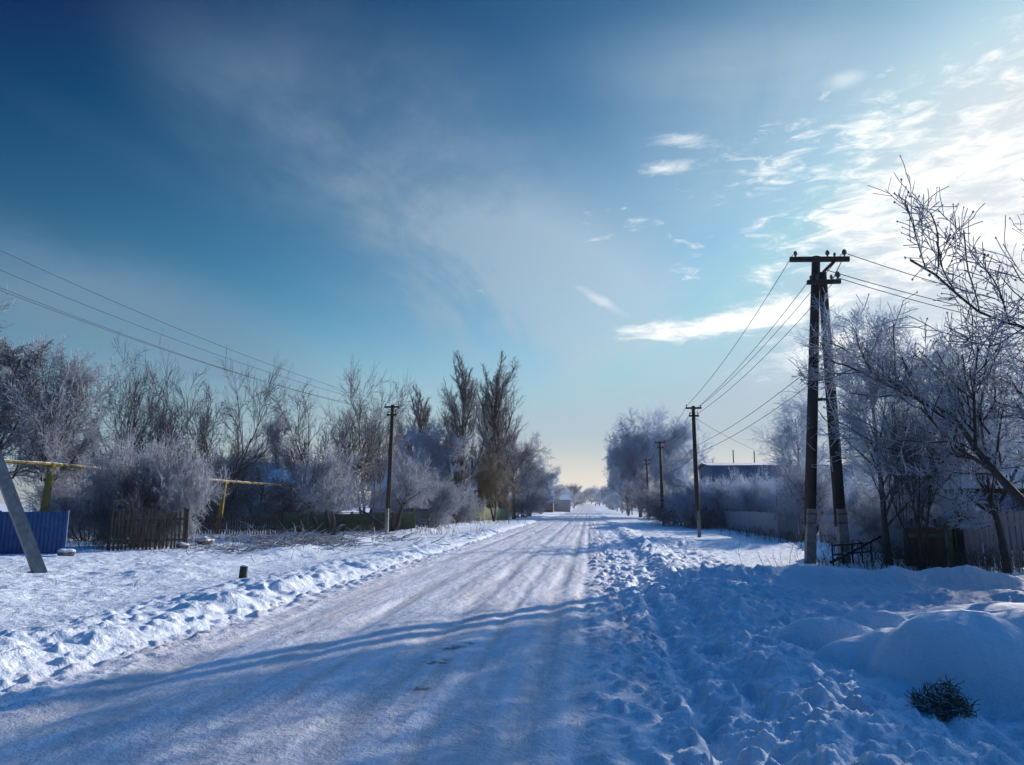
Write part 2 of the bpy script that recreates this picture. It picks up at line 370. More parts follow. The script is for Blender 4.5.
def RH(x, y):
    c = (x+2.2)/2.9
    h = .035*(1-c**2)+.018*fbm(x*1.4, y*.35, 4, 201)
    for q, w, a in ((-.55, .14, .030), (-1.9, .16, .028), (-3.1, .15, .02), (-4.2, .17, .022), (-.1, .10, .02), (-1.2, .1, .012)):
        h = h-1.7*a*ridge(x-q-.12*gn(y*.12, y*0+q, 211), w)*(.5+.5*sst(-.3, .3, gn(y*.2, y*0+q*7, 213)))
    h = h+.010*fbm(x*7, y*1.5, 3, 221)+.02*np.maximum(0, fbm(x*3.5, y*2.5, 3, 231)-.25)
    e = np.maximum(sst(-4.2, -5.2, x), sst(-.35, .4, x)); h = h+e*.10*np.maximum(0, fbm(x*4, y*3.2, 4, 241, .6)+.08)
    return h-.02+farz(y)
def rows(y0, y1, smin, k, k2, ysw):
    r = [y0]
    while r[-1] < y1:
        y = r[-1]; r.append(y+max(smin, abs(y)*(k if y < ysw else k2)))
    return np.array(r)
def grid(X, Y, Z, nr, nc):
    V = np.stack([X.ravel(), Y.ravel(), Z.ravel()], 1); i = np.arange(nr-1)[:, None]*nc+np.arange(nc-1)[None, :]
    F = np.stack([i, i+1, i+nc+1, i+nc], -1).reshape(-1, 4); return V, F
# snow-covered ground: one sheet to the horizon
ys = np.concatenate([np.array([-60, -40, -25, -15, -9, -5, -2.5, -1]), rows(0, 2600, .028, .0042, .025, 70)])
uc = np.concatenate([-np.geomspace(9, 1.06, 40), np.linspace(-1.04, .95, 820), np.geomspace(.97, 9, 40)])
Yg, Ug = np.meshgrid(ys, uc, indexing='ij'); Xg = Ug*(np.maximum(Yg, 0)+3.2)
V, F = grid(Xg, Yg, H(Xg, Yg), len(ys), len(uc))
tag(link('ground', npmesh('ground', V, F), None, M['snow']), 'snow covered verges and yards on both sides of the road', kind='structure')
ys = rows(-30, 560, .03, .004, .02, 60)
xs = np.linspace(-5.5, .75, 200); Yr, Xr = np.meshgrid(ys, xs, indexing='ij')
V, F = grid(Xr, Yr, RH(Xr, Yr), len(ys), len(xs))
tag(link('road', npmesh('road', V, F), None, M['road']), 'straight country road under packed snow with wheel tracks', kind='structure')
def hz_(x, y): return float(H(np.array([x]), np.array([y]))[0])

# ------------------------------------------------------------------ branching generator
def tubes(Pn, Rn, S):
    Nn, K, _ = Pn.shape
    T = np.empty_like(Pn); T[:, 1:-1] = Pn[:, 2:]-Pn[:, :-2]; T[:, 0] = Pn[:, 1]-Pn[:, 0]; T[:, -1] = Pn[:, -1]-Pn[:, -2]
    T /= np.linalg.norm(T, axis=2, keepdims=True)+1e-9
    ax = T.mean(1); ref = np.where(np.abs(ax[:, 2:3]) < .8, np.array([[0, 0, 1.]]), np.array([[1., 0, 0]]))[:, None, :]
    A = np.cross(T, ref); A /= np.linalg.norm(A, axis=2, keepdims=True)+1e-9; B = np.cross(T, A)
    q = np.arange(S)*2*math.pi/S
    V = Pn[:, :, None, :] + Rn[:, :, None, None]*(A[:, :, None, :]*np.cos(q)[None, None, :, None]+B[:, :, None, :]*np.sin(q)[None, None, :, None])
    V = V.reshape(-1, 3)
    b = (np.arange(Nn)*K*S)[:, None, None]; k = (np.arange(K-1)*S)[None, :, None]; s = np.arange(S)[None, None, :]; s2 = (s+1) % S
    F = np.stack([b+k+s, b+k+s2, b+k+S+s2, b+k+S+s], -1).reshape(-1, 4)
    return V, F
def norm(a): return a/(np.linalg.norm(a, axis=-1, keepdims=True)+1e-9)
def run(rs, p0, d0, L, K, wig, trop):
    Pn = np.empty((len(p0), K, 3)); Pn[:, 0] = p0; d = d0.copy(); sg = (L/(K-1))[:, None]
    for k in range(1, K):
        Pn[:, k] = Pn[:, k-1]+d*sg; d = norm(d+rs.normal(0, wig, d.shape)+np.array([0, 0, trop]))
    return Pn
def grow(rs, Pp, Rp, n, t0, t1, ang, asd, ratio, K, wig, trop, rf, rtip, prof=None, Lmin=0):
    Np, Kp, _ = Pp.shape; idx = np.repeat(np.arange(Np), n)
    t = np.tile((np.arange(n)+.5)/n, Np)+rs.uniform(-.5, .5, Np*n)/n; t = t0+(t1-t0)*t
    f = np.clip(t, 0, .999)*(Kp-1); k = f.astype(int); w = (f-k)[:, None]
    p = Pp[idx, k]*(1-w)+Pp[idx, k+1]*w; T = norm(Pp[idx, k+1]-Pp[idx, k]); r = Rp[idx, k]*(1-w[:, 0])+Rp[idx, k+1]*w[:, 0]
    rnd = norm(rs.normal(0, 1, p.shape)); pe = norm(rnd-T*(rnd*T).sum(1, keepdims=True))
    a = np.radians(rs.normal(ang, asd, len(t)))[:, None]; d = T*np.cos(a)+pe*np.sin(a)
    Lp = np.linalg.norm(np.diff(Pp, axis=1), axis=2).sum(1)[idx]
    L = np.maximum(Lmin, Lp*ratio*rs.uniform(.6, 1.25, len(t))*(prof(t) if prof else 1))
    Pn = run(rs, p, d, L, K, wig, trop)
    r0 = np.maximum(r*rf, rtip); Rn = r0[:, None]+(rtip-r0)[:, None]*np.linspace(0, 1, K)[None, :]
    return Pn, Rn
def assemble(levels, sides):
    Vs = []; Fs = []; o = 0
    for (Pn, Rn), S in zip(levels, sides):
        v, f = tubes(Pn, Rn, S); Vs.append(v); Fs.append(f+o); o += len(v)
    return np.concatenate(Vs), np.concatenate(Fs)
def make_tree(name, seed, H0, r0, stems, lv, ntr, m_tr, m_cr, lean=.05, splay=0, wig0=.05, extra=None, th=1.0, base_r=.0, trop0=.0, zmin=-9):
    """stems at the base, then levels lv; the first ntr levels are the trunk mesh, the rest the crown mesh."""
    rs = np.random.default_rng(seed)
    az = np.arange(stems)*2*math.pi/stems+rs.uniform(-.4, .4, stems)
    sp = np.radians(splay)*rs.uniform(.5, 1.1, stems) if stems > 1 else np.array([lean])
    d = np.stack([np.sin(sp)*np.cos(az), np.sin(sp)*np.sin(az), np.cos(sp)], 1)
    p = np.stack([base_r*np.cos(az)*rs.uniform(.3, 1, stems), base_r*np.sin(az)*rs.uniform(.3, 1, stems), np.full(stems, -.15)], 1)
    K = 12; P0 = run(rs, p, d, H0*rs.uniform(.85, 1.1, stems), K, wig0, trop0)
    tt = np.linspace(0, 1, K)[None, :]; R0 = np.repeat(r0*(1-.82*tt)*(1+.35*np.exp(-tt*14)), stems, 0)
    L = [(P0, R0)]
    for a in lv:
        Pp, Rp = L[-1] if not a.get('both') else L[-1]
        L.append(grow(rs, Pp, Rp, a['n'], a.get('t0', .2), a.get('t1', 1), a['ang'], a.get('sd', 9), a['ratio'], a.get('K', 6), a.get('wig', .12), a.get('trop', .04), a.get('rf', .6), a['tip']*th, a.get('prof')))
    sides = [8, 6, 4, 3, 3, 3, 3]
    L = L[:1]+[(a_[k_], b_[k_]) for a_, b_ in L[1:] for k_ in [a_[:, :, 2].min(1) > zmin]]
    v, f = assemble(L[:ntr], sides); tm = npmesh(name+'_trunk', v, f); tm.materials.append(m_tr)
    v, f = assemble(L[ntr:], sides[ntr:])
    if extra:                                             # buds / seed clusters at twig ends
        Pn = L[-1][0]; e = Pn[rs.random(len(Pn)) < extra[0], -1]; s = extra[1]*rs.uniform(.6, 1.4, (len(e), 1, 1))
        oc = np.array([[1, 0, 0], [0, 1, 0], [-1, 0, 0], [0, -1, 0], [0, 0, 1.3], [0, 0, -1.3]])[None]
        vv = (e[:, None]+oc*s).reshape(-1, 3); b = (np.arange(len(e))*6)[:, None]
        ff = np.concatenate([np.stack([b[:, 0]+i, b[:, 0]+(i+1) % 4, b[:, 0]+4, b[:, 0]+4], 1) for i in range(4)]+[np.stack([b[:, 0]+(i+1) % 4, b[:, 0]+i, b[:, 0]+5, b[:, 0]+5], 1) for i in range(4)])
        # quads with a doubled corner are cleaned by validate(); use slim diamonds instead
        ff = np.concatenate([np.stack([b[:, 0]+4, b[:, 0]+i, b[:, 0]+5, b[:, 0]+(i+1) % 4], 1) for i in range(4)])
        f = np.concatenate([f, ff+len(v)]); v = np.concatenate([v, vv])
    cm = npmesh(name+'_crown', v, f); cm.materials.append(m_cr)
    h = np.percentile(v[:, 2], 99.6)
    return dict(trunk=tm, crown=cm, h=h)
dec = lambda t: 1.15-.75*t
hump = lambda t: .45+1.0*np.sin(np.pi*np.clip(t, 0, 1))**.8
PT = {}
T_, C_, CD, CW = M['trunk'], M['twig'], M['twig_dark'], M['twig_white']
# broad crown on a leader
for k, (nm, sd_, cm_) in enumerate((('broad_a', 11, C_), ('broad_b', 12, C_), ('broad_c', 13, CD), ('broad_w', 14, CW))):
    PT[nm] = make_tree(nm, sd_, 7.0, .17, 1, [
        dict(n=15, t0=.2, t1=.97, ang=48, ratio=.58, K=8, wig=.10, trop=.07, rf=.55, tip=.02, prof=dec),
        dict(n=9, t0=.15, ang=42, ratio=.50, K=6, wig=.14, trop=.05, tip=.012),
        dict(n=8, t0=.1, ang=42, ratio=.52, K=5, wig=.16, trop=.03, tip=.009),
        dict(n=6, t0=.05, ang=40, ratio=.55, K=4, wig=.15, trop=.02, tip=.007),
        dict(n=2, t0=.1, ang=38, ratio=.7, K=3, wig=.15, trop=.0, tip=.0065)], 3, T_, cm_, wig0=.07, zmin=1.5)
# fans of upswept limbs, thin against the sky
for nm, sd_ in (('fan_a', 21), ('fan_b', 22)):
    PT[nm] = make_tree(nm, sd_, 4.6, .15, 4, [
        dict(n=9, t0=.38, ang=36, ratio=.62, K=9, wig=.09, trop=.06, rf=.6, tip=.016),
        dict(n=7, t0=.25, ang=34, ratio=.50, K=6, wig=.12, trop=.06, tip=.010),
        dict(n=6, t0=.2, ang=34, ratio=.50, K=4, wig=.12, trop=.05, tip=.008),
        dict(n=4, t0=.1, ang=32, ratio=.6, K=3, wig=.12, trop=.03, tip=.006)], 2, T_, CD, splay=36, wig0=.07, trop0=.04, zmin=1.3)
# columnar poplars
for nm, sd_ in (('poplar_a', 31), ('poplar_b', 32)):
    PT[nm] = make_tree(nm, sd_, 11.0, .24, 1, [
        dict(n=42, t0=.05, t1=.95, ang=22, sd=6, ratio=.36, K=9, wig=.03, trop=.14, rf=.4, tip=.018, prof=lambda t: 1.2-.75*t),
        dict(n=12, t0=.15, ang=20, sd=7, ratio=.26, K=5, wig=.05, trop=.14, tip=.010),
        dict(n=7, t0=.1, ang=24, sd=7, ratio=.5, K=4, wig=.07, trop=.10, tip=.007),
        dict(n=3, t0=.1, ang=26, ratio=.55, K=3, wig=.08, trop=.06, tip=.006)], 2, T_, M['twig_poplar'], wig0=.012, lean=.02)
# dense twiggy bushes
for nm, sd_, cm_ in (('bush_a', 41, C_), ('bush_b', 42, CW), ('bush_c', 43, CD)):
    PT[nm] = make_tree(nm, sd_, 2.3, .035, 16, [
        dict(n=9, t0=.15, ang=34, ratio=.5, K=6, wig=.14, trop=.05, rf=.7, tip=.009),
        dict(n=9, t0=.1, ang=38, ratio=.5, K=5, wig=.16, trop=.04, tip=.007),
        dict(n=7, t0=.1, ang=40, ratio=.55, K=3, wig=.16, trop=.02, tip=.0055),
        dict(n=3, t0=.1, ang=40, ratio=.6, K=3, wig=.16, trop=.0, tip=.005)], 1, T_, cm_, splay=44, wig0=.10, base_r=.5)
# old low-forked apple trees
for nm, sd_ in (('apple_a', 51), ('apple_b', 52)):
    PT[nm] = make_tree(nm, sd_, 3.0, .15, 4, [
        dict(n=10, t0=.42, ang=42, ratio=.62, K=8, wig=.16, trop=.06, rf=.55, tip=.018),
        dict(n=9, t0=.2, ang=45, ratio=.5, K=6, wig=.2, trop=.04, tip=.011),
        dict(n=8, t0=.1, ang=45, ratio=.5, K=4, wig=.2, trop=.02, tip=.008),
        dict(n=4, t0=.1, ang=42, ratio=.6, K=3, wig=.18, trop=.0, tip=.006)], 2, T_, C_, splay=44, wig0=.13, base_r=.08, zmin=1.25)
# big rounded crowns with clotted rime
for nm, sd_ in (('rime_a', 61), ('rime_b', 62)):
    PT[nm] = make_tree(nm, sd_, 9.5, .25, 2, [
        dict(n=16, t0=.22, t1=1, ang=44, ratio=.46, K=8, wig=.10, trop=.05, rf=.5, tip=.03, prof=hump),
        dict(n=10, t0=.3, ang=42, ratio=.48, K=6, wig=.13, trop=.03, tip=.018),
        dict(n=10, t0=.3, ang=45, ratio=.45, K=4, wig=.16, trop=.02, tip=.015),
        dict(n=11, t0=.3, ang=48, ratio=.5, K=3, wig=.16, trop=.0, tip=.015)], 2, T_, CW, splay=14, wig0=.06, th=1.1, zmin=2.0)
# birch: fine drooping twigs
PT['birch'] = make_tree('birch', 71, 8.0, .15, 1, [
    dict(n=22, t0=.14, t1=.97, ang=42, ratio=.50, K=9, wig=.07, trop=.06, rf=.42, tip=.014, prof=dec),
    dict(n=9, t0=.15, ang=36, ratio=.48, K=7, wig=.10, trop=.0, tip=.009),
    dict(n=8, t0=.1, ang=36, ratio=.55, K=5, wig=.10, trop=-.06, tip=.006),
    dict(n=8, t0=.1, ang=34, ratio=.6, K=4, wig=.12, trop=-.10, tip=.0065)], 2, M['birch'], CW, wig0=.035, lean=.03, zmin=1.2)
# near walnut: sparse thick shoots with buds
PT['knobby'] = make_tree('knobby', 82, 4.6, .15, 4, [
    dict(n=8, t0=.38, ang=38, ratio=.58, K=9, wig=.11, trop=.07, rf=.6, tip=.016),
    dict(n=8, t0=.15, ang=42, ratio=.48, K=7, wig=.13, trop=.05, tip=.010),
    dict(n=7, t0=.1, ang=42, ratio=.48, K=5, wig=.14, trop=.04, tip=.0075),
    dict(n=5, t0=.1, ang=42, ratio=.55, K=4, wig=.14, trop=.03, tip=.0065)], 3, M['trunk'], C_, splay=44, wig0=.09, extra=(.35, .016), trop0=.03, zmin=1.9)
# weeping willow
PT['willow'] = make_tree('willow', 91, 5.5, .2, 2, [
    dict(n=12, t0=.3, ang=42, ratio=.5, K=8, wig=.10, trop=.02, rf=.5, tip=.02),
    dict(n=10, t0=.2, ang=38, ratio=.6, K=8, wig=.08, trop=-.12, tip=.012),
    dict(n=12, t0=.1, ang=30, ratio=.7, K=6, wig=.06, trop=-.22, tip=.009),
    dict(n=4, t0=.1, ang=22, ratio=.7, K=4, wig=.06, trop=-.2, tip=.008)], 2, T_, M['twig_ochre'], splay=18, wig0=.06)
# distant trees
for nm, sd_, cm_ in (('far_a', 101, CW), ('far_b', 102, C_), ('far_c', 103, CW)):
    PT[nm] = make_tree(nm, sd_, 7.2, .2, 1, [
        dict(n=18, t0=.04, ang=46, ratio=.50, K=5, wig=.10, trop=.05, rf=.5, tip=.04, prof=hump),
        dict(n=8, t0=.2, ang=42, ratio=.52, K=4, wig=.14, trop=.03, tip=.03),
        dict(n=8, t0=.1, ang=42, ratio=.55, K=3, wig=.15, trop=.02, tip=.024),
        dict(n=6, t0=.1, ang=42, ratio=.6, K=3, wig=.15, trop=.0, tip=.02)], 2, T_, cm_, wig0=.06)

def plant(proto, px, Y, ytop, label, cat='tree', name=None, w=1.0, rz=None, group=None, x=None, h=None, dzb=0):
    """a tree at road distance Y seen at column px, its top reaching row ytop"""
    X = P(px, 500, Y).x if x is None else x
    z = hz_(X, Y)-.03+dzb
    hh = h if h else P(px, ytop, Y).z-z
    p = PT[proto]; s = hh/p['h']; w = w*(.72 if proto[:2] == 'bu' else .84)
    nm = name or {'po': 'poplar_tree', 'bu': 'shrub', 'ap': 'apple_tree', 'bi': 'birch_tree', 'wi': 'willow_tree', 'kn': 'walnut_tree'}.get(proto[:2], 'tree')
    o = empty(nm, (X, Y, z), rz if rz is not None else random.uniform(0, 6.28), label, cat, group)
    o.scale = (s*w, s*w, s)
    link('trunk' if proto[:2] != 'bu' else 'stems', p['trunk'], o); link('crown', p['crown'], o)
    return o
GL = 'trees and bushes in the left hand yards'; GRt = 'trees and bushes in the right hand yards'
# ---- left side, near to far
plant('broad_a', 48, 29.5, 350, 'big frosted tree rising behind the blue panel at the far left', group=GL, w=.85)
plant('broad_b', -25, 29, 330, 'frosted tree cut by the left edge of the picture', group=GL, w=1.1)
plant('bush_a', 95, 30, 472, 'frosted bush between the blue panel and the brown picket fence', 'bush', group=GL, w=1.3)
plant('bush_a', 156, 26.5, 438, 'tall dense round bush bulging over the brown picket fence', 'bush', group=GL, w=.82, rz=1.0)
plant('bush_c', 140, 25.6, 468, 'lower dark bush leaning on the left end of the brown picket fence', 'bush', group=GL, w=.95)
plant('fan_a', 140, 40, 349, 'bare tree with a fan of upswept limbs above the dense round bush', group=GL, w=.88, rz=.3)
plant('fan_b', 207, 42, 364, 'bare fan-shaped tree standing just right of the taller fan-shaped one', group=GL, w=.80, rz=2.0)
plant('broad_c', 92, 46, 436, 'low frosted tree far back behind the dense round bush', group=GL, w=1.4)
plant('bush_a', 205, 46, 455, 'dark frosted bush behind the left half of the yellow pipe post', 'bush', group=GL, w=1.2)
plant('broad_a', 270, 60, 412, 'pale rimed tree behind the right end of the yellow pipe', group=GL, w=.7)
plant('broad_c', 236, 52, 438, 'dark rounded tree behind the post of the yellow pipe', group=GL, w=.95)
plant('apple_b', 262, 51, 450, 'crooked apple tree standing behind the end of the yellow pipe', group=GL, w=1.0)
plant('fan_b', 330, 47, 374, 'tall bare tree with spreading limbs rising over the green fence', group=GL, w=.9, rz=1.2)
plant('fan_a', 366, 50, 388, 'tall bare tree just left of the bare wooden pole', group=GL, w=.82, rz=4)
plant('apple_a', 330, 36.5, 445, 'old apple tree with snow along its low forked trunk before the green fence', group=GL, w=1.02, rz=.5)
plant('apple_b', 395, 41.5, 455, 'crooked frosted apple tree around the foot of the left hand pole', group=GL, w=1.05, rz=2.2)
plant('bush_c', 300, 47, 480, 'thicket of bare stems above the left end of the green fence', 'bush', group=GL, w=1.6)
plant('bush_a', 428, 46, 475, 'dark bush at the right end of the green fence', 'bush', group=GL, w=1.2)
plant('poplar_a', 413, 78, 386, 'slim distant poplar showing between the pole and the rime covered tree', group=GL, w=1.6)
plant('rime_a', 430, 62, 424, 'rime covered tree with a heavy blue-grey crown left of the tall poplars', group=GL, w=.95, rz=1.5)
plant('poplar_a', 461, 62, 353, 'tall poplar, left one of the pair above the road', group=GL, w=1.35, rz=1)
plant('poplar_b', 490, 70, 356, 'broad poplar, right one of the tall pair', group=GL, w=1.7, rz=1)
plant('poplar_a', 502, 76, 385, 'shorter poplar half hidden behind the broad one of the pair', group=GL, w=1.5, rz=3)
plant('willow', 494, 66, 455, 'yellowish weeping willow hanging over the verge by the poplars', group=GL, w=.75)
plant('broad_b', 514, 78, 432, 'frosted tree filling the right foot of the poplars', group=GL, w=1.0)
plant('rime_b', 478, 76, 455, 'grey frosted tree between the trunks of the two tall poplars', group=GL, w=.8)
plant('bush_a', 450, 58, 486, 'bush behind the short green fence left of the poplars', 'bush', group=GL, w=1.3)
plant('broad_a', 530, 98, 452, 'frosted tree stepping down towards the far end of the street', group=GL, w=1.1)
plant('rime_a', 541, 120, 462, 'small rounded frosted tree last in the tall left group', group=GL, w=.9)
plant('bush_a', 520, 90, 488, 'low bush under the stepping down trees on the left', 'bush', group=GL, w=1.6)
for i, (px, Y, yt) in enumerate(((551, 160, 487), (558, 190, 486), (566, 230, 487), (574, 270, 484), (545, 170, 492), (570, 320, 488))):
    plant(('far_b', 'far_a', 'far_c')[i % 3], px, Y, yt, 'small far-off tree in the left row receding to the road end', group='receding left row of far trees', w=1.1)
# closing row at the end of the road
for i in range(16):
    px = 548+i*6.2; plant(('far_a', 'far_b', 'far_c')[i % 3], px, 470+random.uniform(-25, 60), random.choice((485, 488, 490, 486, 491)), 'pale frosted tree in the row closing the far end of the road', group='row of trees closing the road', w=1.3)
# ---- right side
plant('rime_b', 640, 98, 414, 'largest rime covered tree, dark blue, towering behind the line of poles', group=GRt, w=.86, rz=.6)
plant('rime_a', 664, 104, 416, 'second big rimed tree joined to the largest one on its right', group=GRt, w=.80, rz=2.6)
plant('rime_a', 628, 112, 430, 'rimed tree forming the left shoulder of the big clump', group=GRt, w=.65, rz=4.0)
plant('rime_b', 678, 96, 462, 'lower rimed tree at the right foot of the big clump', group=GRt, w=.9, rz=3.0)
plant('broad_a', 648, 84, 470, 'lower frosted tree in front of the big clump behind the third pole', group=GRt, w=1.0)
for i, (px, Y, yt) in enumerate(((622, 150, 478), (617, 180, 484), (613, 215, 486), (610, 260, 488), (606, 310, 487), (629, 135, 480), (603, 360, 489), (599, 400, 490))):
    plant(('far_a', 'far_c', 'far_b')[i % 3], px, Y, yt, 'small far-off tree in the right row receding to the road end', group='receding right row of far trees', w=1.1)
plant('bush_b', 612, 240, 504, 'small dark bush beside the road where it meets the shade', 'bush', group=GRt, w=1.3)
plant('bush_a', 672, 66, 486, 'dark bush behind the second single pole', 'bush', group=GRt, w=1.6)
plant('bush_c', 684, 58, 490, 'bush left of the nearer single pole', 'bush', group=GRt, w=1.3)
plant('broad_c', 712, 80, 462, 'dark bare tree between the nearer single pole and the house roof', group=GRt, w=1.1)
plant('bush_b', 722, 56, 478, 'white frosted bush at the left end of the pale fence', 'bush', group=GRt, w=1.35)
plant('bush_b', 745, 54, 481, 'thick frosted bush before the low grey-blue house', 'bush', group=GRt, w=1.2, rz=2)
plant('bush_b', 776, 50, 477, 'thick frosted bush just left of the A-shaped pole', 'bush', group=GRt, w=1.2, rz=4)
plant('bush_c', 704, 52, 505, 'low dark bush at the foot of the nearer single pole', 'bush', group=GRt, w=1.4)
plant('apple_a', 803, 36, 462, 'dark trunked apple tree standing between the A-shaped pole and pale fence', group=GRt, w=1.05, rz=3)
plant('birch', 800, 44, 398, 'frosted birch whose thin twigs show left of the A-shaped pole', group=GRt, w=1.0, rz=1)
plant('broad_w', 866, 62, 425, 'frosted tree behind the A-shaped pole', group=GRt, w=1.1)
plant('bush_b', 848, 41, 476, 'frosted bush showing between the legs of the A-shaped pole', 'bush', group=GRt, w=1.2)
plant('birch', 884, 21.5, 303, 'tall frosted birch right of the A-shaped pole', group=GRt, w=.95, rz=2.2)
plant('broad_w', 938, 21.8, 400, 'frosted tree behind the leaning trunk', group=GRt, w=1.1)
plant('fan_a', 918, 19.8, 372, 'tree with dark leaning stems right of the tall birch', group=GRt, w=.55, rz=.9)
plant('bush_a', 905, 24, 478, 'frosted bush between the tall birch and the leaning stems', 'bush', group=GRt, w=1.1)
plant('broad_w', 990, 26.5, 395, 'dense frosted tree above the low blue house', group=GRt, w=1.2)
plant('bush_b', 942, 23, 500, 'small frosted bush behind the old shed door', 'bush', group=GRt, w=1.0)
plant('knobby', 1125, 14.2, 158, 'near walnut tree with knobbly shoots reaching in from the right', group=GRt, w=1.1, rz=1.1)
plant('broad_w', 1000, 19.5, 330, 'frosted tree filling the right edge below the walnut shoots', group=GRt, w=.9, rz=2.0)
# trees standing beyond the right edge; they shade the verge
for x, y, h, p in ((12.2, 13.5, 7.0, 'broad_b'), (17, 13, 8, 'rime_a'), (13.5, 9.5, 7.5, 'broad_a'), (14.5, 18.5, 7.5, 'broad_a')):
    plant(p, 0, y, 0, 'frosted yard tree beyond the right edge, only its shade falling on the verge', group='shade trees beyond the right edge', w=1.0, x=x, h=h)

# ------------------------------------------------------------------ poles
def single_pole(px, Y, ytop, label, group, arm=.8, x=None, lean=0):
    X = P(px, 500, Y).x if x is None else x; z = hz_(X, Y); h = (P(px, ytop, Y).z if ytop else z+6.9)-z
    o = empty('utility_pole', (X, Y, z), 0, label, 'utility pole', group)
    MB().tube([(0, 0, .9), (lean*.5, 0, h*.5), (lean, 0, h)], [.125, .115, .095], 10).build('pole', M['wood'], o, True)
    MB().box((.02, -.17, .55), (.16, .17, 1.5), taper=.92).build('concrete_base', M['concrete'], o)
    for q in (.95, 1.2): MB().tube([(.15*math.cos(a), -.07+.21*math.sin(a), q) for a in [i*math.pi/6 for i in range(13)]], .01, 5, False).build('wire_band', M['wire'], o)
    for zz, w in ((h-.12, arm), (h-.52, arm*.62)):
        a = MB().box((lean, -.13, zz), (w, .08, .09)).build('crossarm', M['wood'], o)
        for s in (-1, 1):
            MB().tube([(lean+s*(w/2-.05), -.13, zz+.046), (lean+s*(w/2-.05), -.13, zz+.10), (lean+s*(w/2-.05), -.13, zz+.13), (lean+s*(w/2-.05), -.13, zz+.19)], [.012, .02, .04, .025], 8).build('insulator', M['insul'], a, True)
    return o, X, Y, z+h, z
RP = []; LP = []
GP = 'poles along the right side of the road'
for i, (px, Y, yt, lb) in enumerate(((697, 38.5, 406, 'nearest single wooden pole, on the right verge'), (662, 58, 441, 'second single wooden pole on the right verge'),
        (648, 78, 459, 'third single wooden pole on the right, against the big clump'), (639, 98, 468, 'fourth single pole on the right, against the big clump'),
        (631.5, 120, 475, 'fifth single pole on the right, left of the big clump'), (626, 145, 480, 'sixth small pole on the right side'), (620, 175, 485, 'seventh tiny pole on the right side'))):
    RP.append(single_pole(px, Y, yt, lb, GP))
GP2 = 'poles along the left side of the road'
for px, Y, yt, lb, ln in ((388, 36.5, 405, 'tall wooden pole standing before the green fence on the left', .12), (472, 66, 446, 'wooden pole among the poplars on the left', 0),
        (527, 100, 470, 'small pole at the end of the left hand trees', 0), (543, 140, 483, 'tiny far pole on the left by the white hut', 0)):
    LP.append(single_pole(px, Y, yt, lb, GP2, lean=ln))
def a_pole(cx, Y, base_w, htop, label, rz=0, arm=1.7, lw=1.0):
    z = hz_(cx, Y)-.05; o = empty('double_utility_pole', (cx, Y, z), rz, label, 'utility pole', 'A-shaped poles')
    TO = .36
    for s, xb, xt, ht in ((-1, -base_w*.48, TO-.05, htop), (1, base_w*.48, TO+.09, htop-.5)):
        f = lambda q: (xb+(xt-xb)*q/ht, 0, q)
        MB().tube([f(1.05), f(ht*.5), f(ht)], [.165, .155, .125], 12).build('leg', M['wood'], o, True)
        d = (Vector(f(1.5))-Vector(f(-.3))); rot = Vector((0, 0, 1)).rotation_difference(d).to_matrix()
        MB().box(Vector(f(.62))+Vector((0, -.13, 0)), (.27, .24, 1.85), rot, .9).build('concrete_base', M['concrete'], o)
        for q in (1.15, 1.4): MB().tube([(f(q)[0]+.19*math.cos(a), -.05+.24*math.sin(a), q) for a in [i*math.pi/7 for i in range(15)]], .012, 5, False).build('wire_band', M['wire'], o)
    MB().tube([(-.02, -.02, htop*.52), (.45, -.02, htop*.52)], .045, 8).build('spacer', M['wood'], o)
    ang = Matrix.Rotation(R(1.6), 3, 'Y')
    a = MB().box((TO-.02, -.19, htop-.14), (arm, .11, .14), ang).build('crossarm', M['wood'], o)
    ins = lambda x, z0, k=1.0: MB().tube([(TO+x, -.19, z0), (TO+x, -.19, z0+.05*k), (TO+x, -.19, z0+.08*k), (TO+x, -.19, z0+.15*k), (TO+x, -.19, z0+.19*k)], [.013, .03, .06*k, .05*k, .02], 10).build('insulator', M['insul'], a, True)
    for x, k in ((-.70, 1.0), (.22, 1.1), (.42, .7), (.70, 1.25)): ins(x, htop-.07-x*.028, k)
    a = MB().box((TO+.06, -.19, htop-.84), (arm*.56, .11, .12)).build('crossarm', M['wood'], o)
    for x, k in ((-.30, .8), (-.12, .9), (.28, .8), (.47, 1.3)): ins(x, htop-.78, k)
    MB().tube([(TO+.08, -.16, htop-.52), (TO+.42, -.16, htop-.2)], .045, 8).build('brace', M['wood'], o)
    MB().tube([(TO+.30, -.19, htop-.8), (TO+.62, -.19, htop-.2)], .014, 6).build('stay_rod', M['wire'], o)
    return o, z
Ax = G(826, 563); ztop = P(820, 257, Ax.y).z
AP, az0 = a_pole(Ax.x, Ax.y, .98, ztop+.05, 'big dark A-shaped double pole with two crossarms on the right verge')
Lx = G(40, 577); la = Lx + Vector((-4.8, 0, 0))
LA = empty('double_utility_pole', (la.x, la.y, hz_(la.x, la.y)-.05), 0, 'double pole at the left edge, only its leaning foot in view', 'utility pole', 'A-shaped poles')
HT = 8.7
f = lambda q: (4.8-4.65*q/HT, 0, q)
MB().tube([f(-.3), f(3.5), f(HT-.4)], [.18, .17, .14], 4).build('leg', M['concrete'], LA)
MB().tube([(-.35, 0, -.3), (-.2, 0, 3.5), (0, 0, HT)], [.17, .16, .13], 12).build('leg', M['wood'], LA, True)
a = MB().box((0, -.19, HT-.15), (1.7, .11, .13)).build('crossarm', M['wood'], LA)
a2 = MB().box((0, -.19, HT-.75), (1.1, .11, .13)).build('crossarm', M['wood'], LA)
